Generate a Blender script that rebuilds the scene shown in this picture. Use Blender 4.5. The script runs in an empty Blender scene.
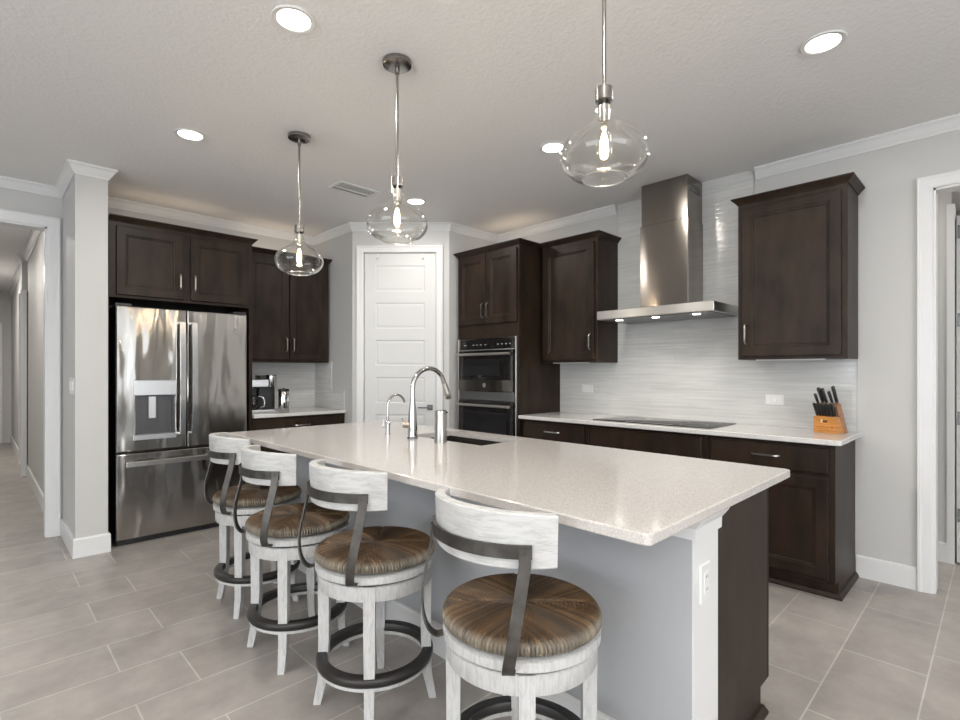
import bpy, bmesh, math, random
from mathutils import Vector, Matrix
random.seed(7)
PI = math.pi
scene = bpy.context.scene
COL = scene.collection

# ------------------------------------------------------------------ camera
TH = math.radians(45.53)
cam_d = bpy.data.cameras.new('camera')
cam_d.sensor_fit = 'HORIZONTAL'; cam_d.sensor_width = 36
cam_d.lens = 512.5/960*36
cam_d.shift_y = 11.7/960
cam_d.clip_start = .05
cam = bpy.data.objects.new('camera', cam_d); COL.objects.link(cam)
cam.location = (0, 0, 1.292)
cam.rotation_euler = (PI/2, 0, TH - PI/2)
scene.camera = cam

# ------------------------------------------------------------------ world, daylight, exposure
w = bpy.data.worlds.new('world'); scene.world = w; w.use_nodes = True
w.node_tree.nodes['Background'].inputs[0].default_value = (.86, .93, 1, 1)
w.node_tree.nodes['Background'].inputs[1].default_value = 2.0
scene.view_settings.view_transform = 'Standard'
scene.view_settings.look = 'None'
scene.view_settings.gamma = 1
scene.view_settings.exposure = 0.38
scene.cycles.use_denoising = True
scene.cycles.max_bounces = 10
scene.cycles.transparent_max_bounces = 12
scene.cycles.caustics_reflective = False
scene.cycles.caustics_refractive = False
scene.cycles.sample_clamp_indirect = 6

def area(name, loc, direction, sx, sy, power, color=(1, 1, 1)):
    l = bpy.data.lights.new(name, 'AREA'); l.shape = 'RECTANGLE'; l.size = sx; l.size_y = sy
    l.energy = power; l.color = color
    o = bpy.data.objects.new(name, l); COL.objects.link(o); o.location = loc
    o.rotation_euler = Vector(direction).to_track_quat('-Z', 'Y').to_euler()
    return o
# daylight entering through the glass doors and windows behind the camera
area('daylight', (-4.9, .2, 1.3), (1, 0, 0), 4.2, 2.2, 85, (.93, .97, 1))
area('daylight', (-1.0, -4.9, 1.3), (0, 1, 0), 4.6, 2.2, 95, (.95, .98, 1))

# two upward spots added behind the camera, out of view, to brighten the ceiling
CEIL_FILLS = [(-1.6, -.6), (-.4, -2.4)]
def uplight(x, y, power):
    l = bpy.data.lights.new('ceiling_fill', 'SPOT'); l.energy = power; l.color = (1, .97, .93)
    l.spot_size = math.radians(165); l.spot_blend = .5; l.shadow_soft_size = .12
    o = bpy.data.objects.new('ceiling_fill', l); COL.objects.link(o); o.location = (x, y, 1.80); o.rotation_euler = (PI, 0, 0)
for _x, _y in CEIL_FILLS: uplight(_x, _y, 300)

# ------------------------------------------------------------------ materials
def new_mat(name):
    m = bpy.data.materials.new(name); m.use_nodes = True
    return m, m.node_tree, m.node_tree.nodes['Principled BSDF']
def N(nt, kind, **kw):
    n = nt.nodes.new(kind)
    for k, v in kw.items():
        if k.startswith('i_'): n.inputs[k[2:].replace('_', ' ')].default_value = v
        else: setattr(n, k, v)
    return n
def mat(name, col, rough=.5, metal=0, bump=None, var=None, coat=0, spec=.5, bscale=(1, 1, 1)):
    """bump=(scale, strength, distance); var=(scale, amount)"""
    m, nt, b = new_mat(name)
    b.inputs['Base Color'].default_value = (*col, 1)
    b.inputs['Roughness'].default_value = rough
    b.inputs['Metallic'].default_value = metal
    b.inputs['Coat Weight'].default_value = coat
    b.inputs['Specular IOR Level'].default_value = spec
    tc = N(nt, 'ShaderNodeTexCoord'); mp = N(nt, 'ShaderNodeMapping'); mp.inputs['Scale'].default_value = bscale
    nt.links.new(tc.outputs['Object'], mp.inputs['Vector'])
    if bump:
        t = N(nt, 'ShaderNodeTexNoise'); t.inputs['Scale'].default_value = bump[0]; t.inputs['Detail'].default_value = 4
        bp = N(nt, 'ShaderNodeBump'); bp.inputs['Strength'].default_value = bump[1]; bp.inputs['Distance'].default_value = bump[2]
        nt.links.new(mp.outputs[0], t.inputs['Vector']); nt.links.new(t.outputs['Fac'], bp.inputs['Height'])
        nt.links.new(bp.outputs[0], b.inputs['Normal'])
    if var:
        t = N(nt, 'ShaderNodeTexNoise'); t.inputs['Scale'].default_value = var[0]; t.inputs['Detail'].default_value = 5
        r = N(nt, 'ShaderNodeValToRGB')
        lo = tuple(max(0, c*(1-var[1])) for c in col); hi = tuple(c*(1+var[1]) for c in col)
        r.color_ramp.elements[0].position = .3; r.color_ramp.elements[1].position = .7
        r.color_ramp.elements[0].color = (*lo, 1); r.color_ramp.elements[1].color = (*hi, 1)
        nt.links.new(mp.outputs[0], t.inputs['Vector']); nt.links.new(t.outputs['Fac'], r.inputs['Fac'])
        nt.links.new(r.outputs[0], b.inputs['Base Color'])
    return m
def emit(name, col, strength):
    m, nt, b = new_mat(name)
    b.inputs['Base Color'].default_value = (*col, 1)
    b.inputs['Emission Color'].default_value = (*col, 1); b.inputs['Emission Strength'].default_value = strength
    return m

WALL = mat('wall_paint', (.50, .495, .485), .6, bump=(140, .15, .002))
CEIL = mat('ceiling_paint', (.78, .775, .77), .8, bump=(60, .45, .007))
TRIM = mat('white_trim', (.66, .66, .66), .35)
DOORW = mat('white_door', (.60, .60, .595), .45)
WOOD = mat('espresso_wood', (.021, .0127, .0083), .42, var=(3.2, .5), bscale=(3.2, 3.2, 1.0), spec=.22, bump=(40, .05, .001))
WOODIN = mat('cabinet_interior', (.012, .009, .008), .6)
DNICK = mat('satin_nickel_dark', (.30, .285, .27), .22, 1)
NICKEL = mat('brushed_nickel', (.52, .50, .47), .28, 1)
CHROME = mat('polished_chrome', (.50, .495, .49), .14, 1)
BRUSHED = mat('brushed_steel', (.40, .385, .37), .3, 1)
BLACK = mat('black_plastic', (.012, .012, .013), .35)
BLACKG = mat('black_glass', (.012, .011, .011), .06)
SINKM = mat('dark_sink', (.014, .012, .011), .5, spec=.3)
IRON = mat('aged_iron', (.07, .065, .06), .45, .75, var=(18, .5))
FOOT = mat('black_foot_band', (.018, .016, .015), .42, .2, bump=(90, .2, .002))
WHITEP = mat('white_plastic', (.68, .68, .67), .3)
SLOT = mat('dark_slot', (.05, .05, .05), .5)
PLATE = mat('bamboo_block', (.50, .215, .05), .4, var=(14, .3), bscale=(1, 1, 8))
PLATED = mat('walnut_block_side', (.30, .15, .08), .45, var=(14, .3), bscale=(8, 8, 1))
RED = mat('red_mark', (.25, .03, .02), .5)
KNEE = mat('island_paint', (.36, .37, .385), .6, bump=(140, .2, .002))
STEELD = mat('dark_steel', (.16, .16, .165), .35, .8)
DISPR = mat('dispenser_recess', (.10, .10, .105), .35, .6)
LAMP = emit('lamp_glow', (1, .97, .92), 9)
HOODL = emit('hood_lamp_glow', (1, .95, .85), 7)
STRIP = WHITEP
FILA = emit('filament_glow', (1, .74, .42), 16)

def steel(name, col, rough, wav, stretch):
    m, nt, b = new_mat(name)
    b.inputs['Base Color'].default_value = (*col, 1); b.inputs['Metallic'].default_value = 1
    b.inputs['Roughness'].default_value = rough
    tc = N(nt, 'ShaderNodeTexCoord'); mp = N(nt, 'ShaderNodeMapping'); mp.inputs['Scale'].default_value = stretch
    t = N(nt, 'ShaderNodeTexNoise'); t.inputs['Scale'].default_value = 2.2; t.inputs['Detail'].default_value = 1.5
    bp = N(nt, 'ShaderNodeBump'); bp.inputs['Strength'].default_value = 1; bp.inputs['Distance'].default_value = wav
    nt.links.new(tc.outputs['Object'], mp.inputs['Vector']); nt.links.new(mp.outputs[0], t.inputs['Vector'])
    nt.links.new(t.outputs['Fac'], bp.inputs['Height'])
    t2 = N(nt, 'ShaderNodeTexNoise'); t2.inputs['Scale'].default_value = 1; t2.inputs['Detail'].default_value = 2
    mp2 = N(nt, 'ShaderNodeMapping'); mp2.inputs['Scale'].default_value = (2, 2, 500)
    nt.links.new(tc.outputs['Object'], mp2.inputs['Vector']); nt.links.new(mp2.outputs[0], t2.inputs['Vector'])
    bp2 = N(nt, 'ShaderNodeBump'); bp2.inputs['Strength'].default_value = .08; bp2.inputs['Distance'].default_value = .0006
    nt.links.new(t2.outputs['Fac'], bp2.inputs['Height']); nt.links.new(bp.outputs[0], bp2.inputs['Normal'])
    nt.links.new(bp2.outputs[0], b.inputs['Normal'])
    b.inputs['Anisotropic'].default_value = .85          # brushed along the horizontal
    tg = N(nt, 'ShaderNodeCombineXYZ'); tg.inputs[2].default_value = 1
    nt.links.new(tg.outputs[0], b.inputs['Tangent'])
    return m
STEEL = steel('stainless_steel', (.46, .44, .415), .155, .020, (2.4, 2.4, .75))
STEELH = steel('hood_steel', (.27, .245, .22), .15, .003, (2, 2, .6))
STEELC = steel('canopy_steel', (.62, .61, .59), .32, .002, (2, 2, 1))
STEELO = steel('oven_steel', (.20, .185, .17), .25, .004, (2, 2, 1))

def quartz(name, base):
    m, nt, b = new_mat(name)
    tc = N(nt, 'ShaderNodeTexCoord')
    v = N(nt, 'ShaderNodeTexVoronoi'); v.inputs['Scale'].default_value = 380
    r = N(nt, 'ShaderNodeValToRGB'); e = r.color_ramp.elements
    e[0].position = .0; e[0].color = (*[c*.80 for c in base], 1)
    e[1].position = .5; e[1].color = (*base, 1)
    x = e.new(.85); x.color = (*[min(1, c*1.1) for c in base], 1)
    sp = N(nt, 'ShaderNodeSeparateColor')
    nt.links.new(tc.outputs['Object'], v.inputs['Vector']); nt.links.new(v.outputs['Color'], sp.inputs[0])
    nt.links.new(sp.outputs[0], r.inputs['Fac']); nt.links.new(r.outputs[0], b.inputs['Base Color'])
    b.inputs['Roughness'].default_value = .10
    return m
QUARTZ = quartz('island_quartz', (.515, .490, .468))
QUARTZP = quartz('perimeter_quartz', (.60, .59, .575))

def floor_mat():
    m, nt, b = new_mat('floor_tile')
    tc = N(nt, 'ShaderNodeTexCoord'); mp = N(nt, 'ShaderNodeMapping')
    mp.inputs['Location'].default_value = (-.06 + .61*40, -.22 + .305*40, 0)
    br = N(nt, 'ShaderNodeTexBrick'); br.offset = .377; br.offset_frequency = 2; br.squash = 1
    for k, v in {'Scale': 1, 'Mortar Size': .0032, 'Mortar Smooth': .1, 'Bias': 0, 'Brick Width': .61, 'Row Height': .305}.items(): br.inputs[k].default_value = v
    br.inputs['Color1'].default_value = (.290, .266, .246, 1)
    br.inputs['Color2'].default_value = (.328, .303, .282, 1)
    br.inputs['Mortar'].default_value = (.45, .425, .395, 1)
    ns = N(nt, 'ShaderNodeTexNoise'); ns.inputs['Scale'].default_value = 4.5; ns.inputs['Detail'].default_value = 10; ns.inputs['Roughness'].default_value = .65
    mx = N(nt, 'ShaderNodeMix', data_type='RGBA', blend_type='OVERLAY'); mx.inputs[0].default_value = .5
    nt.links.new(tc.outputs['Object'], mp.inputs['Vector']); nt.links.new(mp.outputs[0], br.inputs['Vector'])
    nt.links.new(tc.outputs['Object'], ns.inputs['Vector'])
    nt.links.new(br.outputs['Color'], mx.inputs[6]); nt.links.new(ns.outputs['Fac'], mx.inputs[7])
    nt.links.new(mx.outputs[2], b.inputs['Base Color'])
    b.inputs['Roughness'].default_value = .38
    inv = N(nt, 'ShaderNodeMath', operation='SUBTRACT'); inv.inputs[0].default_value = 1
    nt.links.new(br.outputs['Fac'], inv.inputs[1])
    bp = N(nt, 'ShaderNodeBump'); bp.inputs['Strength'].default_value = .3; bp.inputs['Distance'].default_value = .002
    nt.links.new(inv.outputs[0], bp.inputs['Height']); nt.links.new(bp.outputs[0], b.inputs['Normal'])
    return m
FLOOR = floor_mat()

def tile_mat(name, along):
    m, nt, b = new_mat(name)
    tc = N(nt, 'ShaderNodeTexCoord'); sx = N(nt, 'ShaderNodeSeparateXYZ'); cx = N(nt, 'ShaderNodeCombineXYZ')
    nt.links.new(tc.outputs['Object'], sx.inputs[0])
    nt.links.new(sx.outputs['XYZ'.index(along)], cx.inputs[0]); nt.links.new(sx.outputs[2], cx.inputs[1])
    br = N(nt, 'ShaderNodeTexBrick'); br.offset = .37; br.offset_frequency = 2
    for k, v in {'Scale': 1, 'Mortar Size': .0010, 'Mortar Smooth': .1, 'Bias': 0, 'Brick Width': .305, 'Row Height': .0508}.items(): br.inputs[k].default_value = v
    br.inputs['Color1'].default_value = (.565, .565, .555, 1); br.inputs['Color2'].default_value = (.595, .595, .585, 1)
    br.inputs['Mortar'].default_value = (.55, .55, .54, 1)
    nt.links.new(cx.outputs[0], br.inputs['Vector'])
    mp = N(nt, 'ShaderNodeMapping'); mp.inputs['Scale'].default_value = (2.6, 62, 1)
    nt.links.new(cx.outputs[0], mp.inputs['Vector'])
    ns = N(nt, 'ShaderNodeTexNoise'); ns.inputs['Scale'].default_value = 1; ns.inputs['Detail'].default_value = 2.5; ns.inputs['Distortion'].default_value = .4
    nt.links.new(mp.outputs[0], ns.inputs['Vector'])
    r = N(nt, 'ShaderNodeValToRGB'); r.color_ramp.elements[0].position = .35; r.color_ramp.elements[1].position = .65
    r.color_ramp.elements[0].color = (.86, .86, .86, 1); r.color_ramp.elements[1].color = (1, 1, 1, 1)
    nt.links.new(ns.outputs['Fac'], r.inputs['Fac'])
    mx = N(nt, 'ShaderNodeMix', data_type='RGBA', blend_type='MULTIPLY'); mx.inputs[0].default_value = 1
    nt.links.new(br.outputs['Color'], mx.inputs[6]); nt.links.new(r.outputs[0], mx.inputs[7])
    nt.links.new(mx.outputs[2], b.inputs['Base Color'])
    b.inputs['Roughness'].default_value = .12
    bp = N(nt, 'ShaderNodeBump'); bp.inputs['Strength'].default_value = .6; bp.inputs['Distance'].default_value = .003
    nt.links.new(ns.outputs['Fac'], bp.inputs['Height'])
    bp2 = N(nt, 'ShaderNodeBump', invert=True); bp2.inputs['Strength'].default_value = .5; bp2.inputs['Distance'].default_value = .002
    nt.links.new(br.outputs['Fac'], bp2.inputs['Height']); nt.links.new(bp.outputs[0], bp2.inputs['Normal'])
    nt.links.new(bp2.outputs[0], b.inputs['Normal'])
    return m
TILEY = tile_mat('wavy_wall_tile', 'Y')
TILEX = tile_mat('wavy_wall_tile_niche', 'X')

def whitewash(name, sc):
    m, nt, b = new_mat(name)
    tc = N(nt, 'ShaderNodeTexCoord'); mp = N(nt, 'ShaderNodeMapping'); mp.inputs['Scale'].default_value = sc
    ns = N(nt, 'ShaderNodeTexNoise'); ns.inputs['Scale'].default_value = 4; ns.inputs['Detail'].default_value = 8; ns.inputs['Roughness'].default_value = .7
    ns.inputs['Distortion'].default_value = .8
    r = N(nt, 'ShaderNodeValToRGB'); e = r.color_ramp.elements
    e[0].position = .28; e[0].color = (.30, .295, .29, 1); e[1].position = .54; e[1].color = (.47, .47, .465, 1)
    nt.links.new(tc.outputs['Object'], mp.inputs['Vector']); nt.links.new(mp.outputs[0], ns.inputs['Vector'])
    nt.links.new(ns.outputs['Fac'], r.inputs['Fac']); nt.links.new(r.outputs[0], b.inputs['Base Color'])
    b.inputs['Roughness'].default_value = .55
    return m
WASH = whitewash('whitewashed_wood', (26, 26, 4))
WASHH = whitewash('whitewashed_back', (3.5, 3.5, 24))

def rush():
    m, nt, b = new_mat('woven_rush')
    tc = N(nt, 'ShaderNodeTexCoord'); sx = N(nt, 'ShaderNodeSeparateXYZ')
    nt.links.new(tc.outputs['Object'], sx.inputs[0])
    def M(op, a, c=None):
        n = N(nt, 'ShaderNodeMath', operation=op)
        for i, v in enumerate((a, c)):
            if v is None: continue
            if isinstance(v, (int, float)): n.inputs[i].default_value = v
            else: nt.links.new(v, n.inputs[i])
        return n.outputs[0]
    ax = M('ABSOLUTE', sx.outputs[0]); ay = M('ABSOLUTE', sx.outputs[1])
    sel = M('GREATER_THAN', ax, ay)
    across = M('ADD', M('MULTIPLY', sel, sx.outputs[1]), M('MULTIPLY', M('SUBTRACT', 1, sel), sx.outputs[0]))
    along = M('MAXIMUM', ax, ay)
    ph = M('MULTIPLY', M('DIVIDE', across, M('ADD', .62, M('MULTIPLY', along, 1.63))), 270)
    vn = N(nt, 'ShaderNodeTexNoise'); vn.inputs['Scale'].default_value = 9; vn.inputs['Detail'].default_value = 6
    nt.links.new(tc.outputs['Object'], vn.inputs['Vector'])
    # every strand has its own shade of brown
    wn = N(nt, 'ShaderNodeTexWhiteNoise', noise_dimensions='1D')
    nt.links.new(M('FLOOR', M('ADD', M('MULTIPLY', sel, 97), M('DIVIDE', M('ADD', ph, .3), PI))), wn.inputs['W'])
    mixv = M('ADD', M('MULTIPLY', vn.outputs['Fac'], .66), M('MULTIPLY', wn.outputs['Value'], .34))
    r = N(nt, 'ShaderNodeValToRGB'); e = r.color_ramp.elements
    e[0].position = .22; e[0].color = (.020, .013, .008, 1); e[1].position = .80; e[1].color = (.175, .103, .048, 1)
    x = e.new(.5); x.color = (.070, .040, .018, 1)
    nt.links.new(mixv, r.inputs['Fac'])
    gr = N(nt, 'ShaderNodeMix', data_type='RGBA', blend_type='MIX')
    side = N(nt, 'ShaderNodeMapRange'); side.inputs['From Min'].default_value = .040; side.inputs['From Max'].default_value = .028
    nt.links.new(sx.outputs[2], side.inputs['Value']); nt.links.new(M('MULTIPLY', side.outputs[0], .75), gr.inputs[0])
    nt.links.new(r.outputs[0], gr.inputs[6])
    r2 = N(nt, 'ShaderNodeValToRGB'); r2.color_ramp.elements[0].color = (.05, .04, .03, 1); r2.color_ramp.elements[1].color = (.30, .27, .21, 1)
    nt.links.new(mixv, r2.inputs['Fac']); nt.links.new(r2.outputs[0], gr.inputs[7])
    nt.links.new(gr.outputs[2], b.inputs['Base Color'])
    b.inputs['Roughness'].default_value = .5
    fb = N(nt, 'ShaderNodeTexNoise'); fb.inputs['Scale'].default_value = 160; fb.inputs['Detail'].default_value = 3
    nt.links.new(tc.outputs['Object'], fb.inputs['Vector'])
    bp = N(nt, 'ShaderNodeBump'); bp.inputs['Strength'].default_value = .5; bp.inputs['Distance'].default_value = .002
    nt.links.new(fb.outputs['Fac'], bp.inputs['Height']); nt.links.new(bp.outputs[0], b.inputs['Normal'])
    return m
RUSH = rush()

def thin_glass(name, tint=(1, 1, 1), base=.025):
    m, nt, b = new_mat(name); nt.nodes.remove(b)
    out = nt.nodes['Material Output']
    tr = N(nt, 'ShaderNodeBsdfTransparent'); tr.inputs[0].default_value = (*tint, 1)
    gl = N(nt, 'ShaderNodeBsdfGlossy'); gl.inputs['Roughness'].default_value = .02; gl.inputs[0].default_value = (1, 1, 1, 1)
    lw = N(nt, 'ShaderNodeLayerWeight'); lw.inputs['Blend'].default_value = .5
    pw = N(nt, 'ShaderNodeMath', operation='POWER'); pw.inputs[1].default_value = 3.0
    fr = N(nt, 'ShaderNodeMath', operation='MULTIPLY_ADD'); fr.inputs[1].default_value = .8; fr.inputs[2].default_value = base
    nt.links.new(lw.outputs['Facing'], pw.inputs[0]); nt.links.new(pw.outputs[0], fr.inputs[0])
    mx = N(nt, 'ShaderNodeMixShader')
    nt.links.new(fr.outputs[0], mx.inputs[0]); nt.links.new(tr.outputs[0], mx.inputs[1]); nt.links.new(gl.outputs[0], mx.inputs[2])
    nt.links.new(mx.outputs[0], out.inputs['Surface'])
    return m
GLASS = thin_glass('clear_glass', (.97, .97, .96))
RIMG = thin_glass('glass_rim', (.97, .97, .96), .45)
PANE = thin_glass('window_glass')

# ------------------------------------------------------------------ mesh helpers
class MB:
    def __init__(s): s.bm = bmesh.new()
    def box(s, x0, x1, y0, y1, z0, z1, bev=0, seg=1):
        x0, x1 = sorted((x0, x1)); y0, y1 = sorted((y0, y1)); z0, z1 = sorted((z0, z1))
        v = [s.bm.verts.new(p) for p in ((x0, y0, z0), (x1, y0, z0), (x1, y1, z0), (x0, y1, z0), (x0, y0, z1), (x1, y0, z1), (x1, y1, z1), (x0, y1, z1))]
        f = [s.bm.faces.new([v[i] for i in q]) for q in ((0, 3, 2, 1), (4, 5, 6, 7), (0, 1, 5, 4), (1, 2, 6, 5), (2, 3, 7, 6), (3, 0, 4, 7))]
        if bev:
            es = {e for q in f for e in q.edges}
            bmesh.ops.bevel(s.bm, geom=list(es), offset=bev, segments=seg, affect='EDGES', profile=.5)
        return s
    def loops(s, rings, close_start=True, close_end=True, cyc=True):
        R = [[s.bm.verts.new(p) for p in r] for r in rings]
        n = len(R[0])
        for a, b in zip(R, R[1:]):
            for i in range(n if cyc else n-1):
                j = (i+1) % n
                s.bm.faces.new((a[i], a[j], b[j], b[i]))
        if close_start: s.bm.faces.new(R[0][::-1])
        if close_end: s.bm.faces.new(R[-1])
        return s
    def lathe(s, prof, cx=0, cy=0, z=0, n=32, a0=0, cs=False, ce=False, axis='z'):
        """prof: [(r, h)]"""
        rings = []
        for r, h in prof:
            ring = []
            for i in range(n):
                a = 2*PI*i/n + a0
                p = (r*math.cos(a), r*math.sin(a), h)
                if axis == 'x': p = (p[2], p[0], p[1])
                if axis == 'y': p = (p[0], p[2], p[1])
                ring.append((p[0]+cx, p[1]+cy, p[2]+z))
            rings.append(ring)
        return s.loops(rings, cs, ce)
    def cyl(s, r, h0, h1, cx=0, cy=0, z=0, n=24, axis='z', r2=None):
        return s.lathe([(r, h0), (r if r2 is None else r2, h1)], cx, cy, z, n, 0, True, True, axis)
    def tube(s, pts, r, n=10, closed=False):
        pts = [Vector(p) for p in pts]
        m = len(pts); rs = r if isinstance(r, (list, tuple)) else [r]*m
        rings = []; up = None
        for i, p in enumerate(pts):
            t = (pts[min(i+1, m-1)] - pts[max(i-1, 0)]).normalized()
            if up is None:
                up = Vector((0, 0, 1)) if abs(t.z) < .9 else Vector((1, 0, 0))
            x = (up - t*up.dot(t)).normalized(); y = t.cross(x); up = x
            rings.append([p + (x*math.cos(2*PI*k/n) + y*math.sin(2*PI*k/n))*rs[i] for k in range(n)])
        return s.loops(rings)
    def strap(s, pts, wdir, wid, th):
        """flat bar along pts; wdir list/one vector for the wide direction"""
        pts = [Vector(p) for p in pts]; m = len(pts); rings = []
        for i, p in enumerate(pts):
            t = (pts[min(i+1, m-1)] - pts[max(i-1, 0)]).normalized()
            wv = Vector(wdir[i] if isinstance(wdir, list) else wdir); wv = (wv - t*wv.dot(t)).normalized()
            nv = t.cross(wv)
            rings.append([p + wv*(a*wid/2) + nv*(b*th/2) for a, b in ((-1, -1), (1, -1), (1, 1), (-1, 1))])
        return s.loops(rings)
    def sweep(s, path, prof, closed=False, fn=None):
        """path in 2D; prof [(offset to the left of travel, height)]; mitred. fn maps (x, y, h)."""
        P = [Vector(p) for p in path]; m = len(P); rings = []
        for i, p in enumerate(P):
            d1 = (P[i]-P[i-1]).normalized() if i else None
            d2 = (P[i+1]-P[i]).normalized() if i < m-1 else None
            d1 = d1 or d2; d2 = d2 or d1
            n1 = Vector((-d1.y, d1.x)); n2 = Vector((-d2.y, d2.x))
            mit = (n1+n2).normalized(); mit = mit / max(.2, mit.dot(n1))
            ring = []
            for o, h in prof:
                q = p + mit*o
                ring.append(fn(q.x, q.y, h) if fn else (q.x, q.y, h))
            rings.append(ring)
        return s.loops(rings)
    def door(s, x0, x1, z0, z1, y=0, t=.02, rail=.06, deep=.010):
        """framed door, front face towards -y; back at y"""
        def R(i, yy): return [(x0+i, yy, z0+i), (x1-i, yy, z0+i), (x1-i, yy, z1-i), (x0+i, yy, z1-i)]
        return s.loops([R(0, y), R(0, y-t+.003), R(.003, y-t), R(rail, y-t), R(rail+.003, y-t+.004), R(rail+.012, y-t+.005), R(rail+.016, y-t+deep)])
    def slab(s, x0, x1, z0, z1, y=0, t=.02, e=.004):
        def R(i, yy): return [(x0+i, yy, z0+i), (x1-i, yy, z0+i), (x1-i, yy, z1-i), (x0+i, yy, z1-i)]
        return s.loops([R(0, y), R(0, y-t+e), R(e, y-t)])
    def xf(s, M):
        bmesh.ops.transform(s.bm, matrix=M, verts=s.bm.verts); return s
    def build(s, name, m, parent=None, smooth=None, loc=None, rot=None):
        bmesh.ops.recalc_face_normals(s.bm, faces=s.bm.faces)
        me = bpy.data.meshes.new(name); s.bm.to_mesh(me); s.bm.free()
        me.materials.append(m)
        if smooth:
            for p in me.polygons: p.use_smooth = True
            try: me.set_sharp_from_angle(angle=math.radians(smooth))
            except Exception: pass
        o = bpy.data.objects.new(name, me); COL.objects.link(o)
        if parent is not None: o.parent = parent
        if loc: o.location = loc
        if rot: o.rotation_euler = rot
        return o
def thing(name, label, cat, loc=(0, 0, 0), rz=0, group=None):
    o = bpy.data.objects.new(name, None); o.empty_display_size = .05; COL.objects.link(o)
    o.location = loc; o.rotation_euler = (0, 0, rz)
    o['label'] = label; o['category'] = cat
    if group: o['group'] = group
    return o
def tag(o, label, cat, group=None):
    o['label'] = label; o['category'] = cat
    if group: o['group'] = group
    return o
def struct(o, label, cat):
    o['kind'] = 'structure'; o['label'] = label; o['category'] = cat
    return o
def copy_tree(o, parent=None):
    c = o.copy(); COL.objects.link(c)
    if parent is not None: c.parent = parent
    for ch in list(o.children): copy_tree(ch, c)
    return c
R90 = -PI/2      # rotation of things that stand against the range wall (front towards -X, local x runs towards -Y)

# ------------------------------------------------------------------ the room
CZ = 2.74; XR = 3.975; YF = 5.22
struct(MB().box(-5.2, 8.2, -5.2, 13.2, -.1, 0).build('floor', FLOOR), 'grey stone-look floor tiles laid in offset rows', 'floor')
struct(MB().box(-5.2, 8.2, -5.2, 13.2, CZ, CZ+.1).build('ceiling', CEIL), 'pale textured ceiling over the kitchen', 'ceiling')

DY0, DY1, DZ = -.62, .280, 2.36       # doorway in the range wall
mb = MB(); mb.box(XR, XR+.12, DY1, 3.9, 0, CZ); mb.box(XR, XR+.12, DY0, DY1, DZ, CZ); mb.box(XR, XR+.12, -5, DY0, 0, CZ)
struct(mb.build('wall_right', WALL), 'light grey wall behind the range and beside the doorway', 'wall')
HX0, HX1, HZ = -.95, .39, 2.42         # hall opening in the left wall
mb = MB(); mb.box(HX1, 2.75, YF, YF+.12, 0, CZ); mb.box(HX0, HX1, YF, YF+.12, HZ, CZ); mb.box(-5, HX0, YF, YF+.12, 0, CZ)
struct(mb.build('wall_left', WALL), 'light grey wall with the hallway opening, continuing behind the refrigerator', 'wall')
struct(MB().box(.486, .672, 4.50, YF, 0, CZ).build('wall_stub', WALL), 'grey wall end standing forward between the hallway and the refrigerator', 'wall')
# pantry walls: side, diagonal with door opening, return behind the oven tower
A = Vector((2.62, 4.45)); B = Vector((3.29, 3.78)); E1 = (B-A).normalized(); NB = Vector((.70711, .70711))
def diag(t, n, z): p = A + E1*t + NB*n; return (p.x, p.y, z)
def dbox(mb, t0, t1, n0, n1, z0, z1):
    mb.loops([[diag(t0, n0, z), diag(t1, n0, z), diag(t1, n1, z), diag(t0, n1, z)] for z in (z0, z1)]); return mb
PT0, PT1, PZ = .112, .820, 2.455
mb = MB()
mb.box(2.62, 2.72, 4.45, YF, 0, CZ)
dbox(mb, 0, PT0, 0, .1, 0, CZ); dbox(mb, PT1, .947, 0, .1, 0, CZ); dbox(mb, PT0, PT1, 0, .1, PZ, CZ)
mb.box(3.29, XR, 3.78, 3.88, 0, CZ)
struct(mb.build('wall_pantry', WALL), 'grey angled walls around the corner pantry', 'wall')
# hall
mb = MB(); mb.box(.45, .57, YF+.12, 8.55, 0, CZ); mb.box(.40, .57, 8.55, 8.85, 0, CZ); mb.box(.45, .57, 8.85, 12.7, 0, CZ)
struct(mb.build('wall_hall_right', WALL), 'right wall of the hallway seen through the opening', 'wall')
struct(MB().box(-1.15, -1.03, YF+.12, 12.7, 0, CZ).build('wall_hall_left', WALL), 'left wall of the hallway outside the view', 'wall')
struct(MB().box(-1.15, .57, 12.7, 12.82, 0, CZ).build('wall_hall_end', WALL), 'far end wall of the hallway', 'wall')
# side room behind the doorway
struct(MB().box(4.69, 4.79, .243, 2.0, 0, CZ).build('wall_side_hall', WALL), 'short grey wall seen through the right doorway', 'wall')
struct(MB().box(XR+.12, 4.79, 2.0, 2.1, 0, CZ).build('wall_side_end', WALL), 'end wall of the passage behind the range wall', 'wall')
struct(MB().box(6.3, 6.42, -2.2, .4, 0, CZ).build('wall_side_far', WALL), 'far wall of the room behind the right doorway', 'wall')
struct(MB().box(XR+.12, 6.42, -2.3, -2.2, 0, CZ).build('wall_side_near', WALL), 'near wall of the room behind the right doorway', 'wall')
struct(MB().box(4.79, 6.42, .30, .40, 0, CZ).build('wall_side_back', WALL), 'wall behind the open door of the side room', 'wall')
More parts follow.
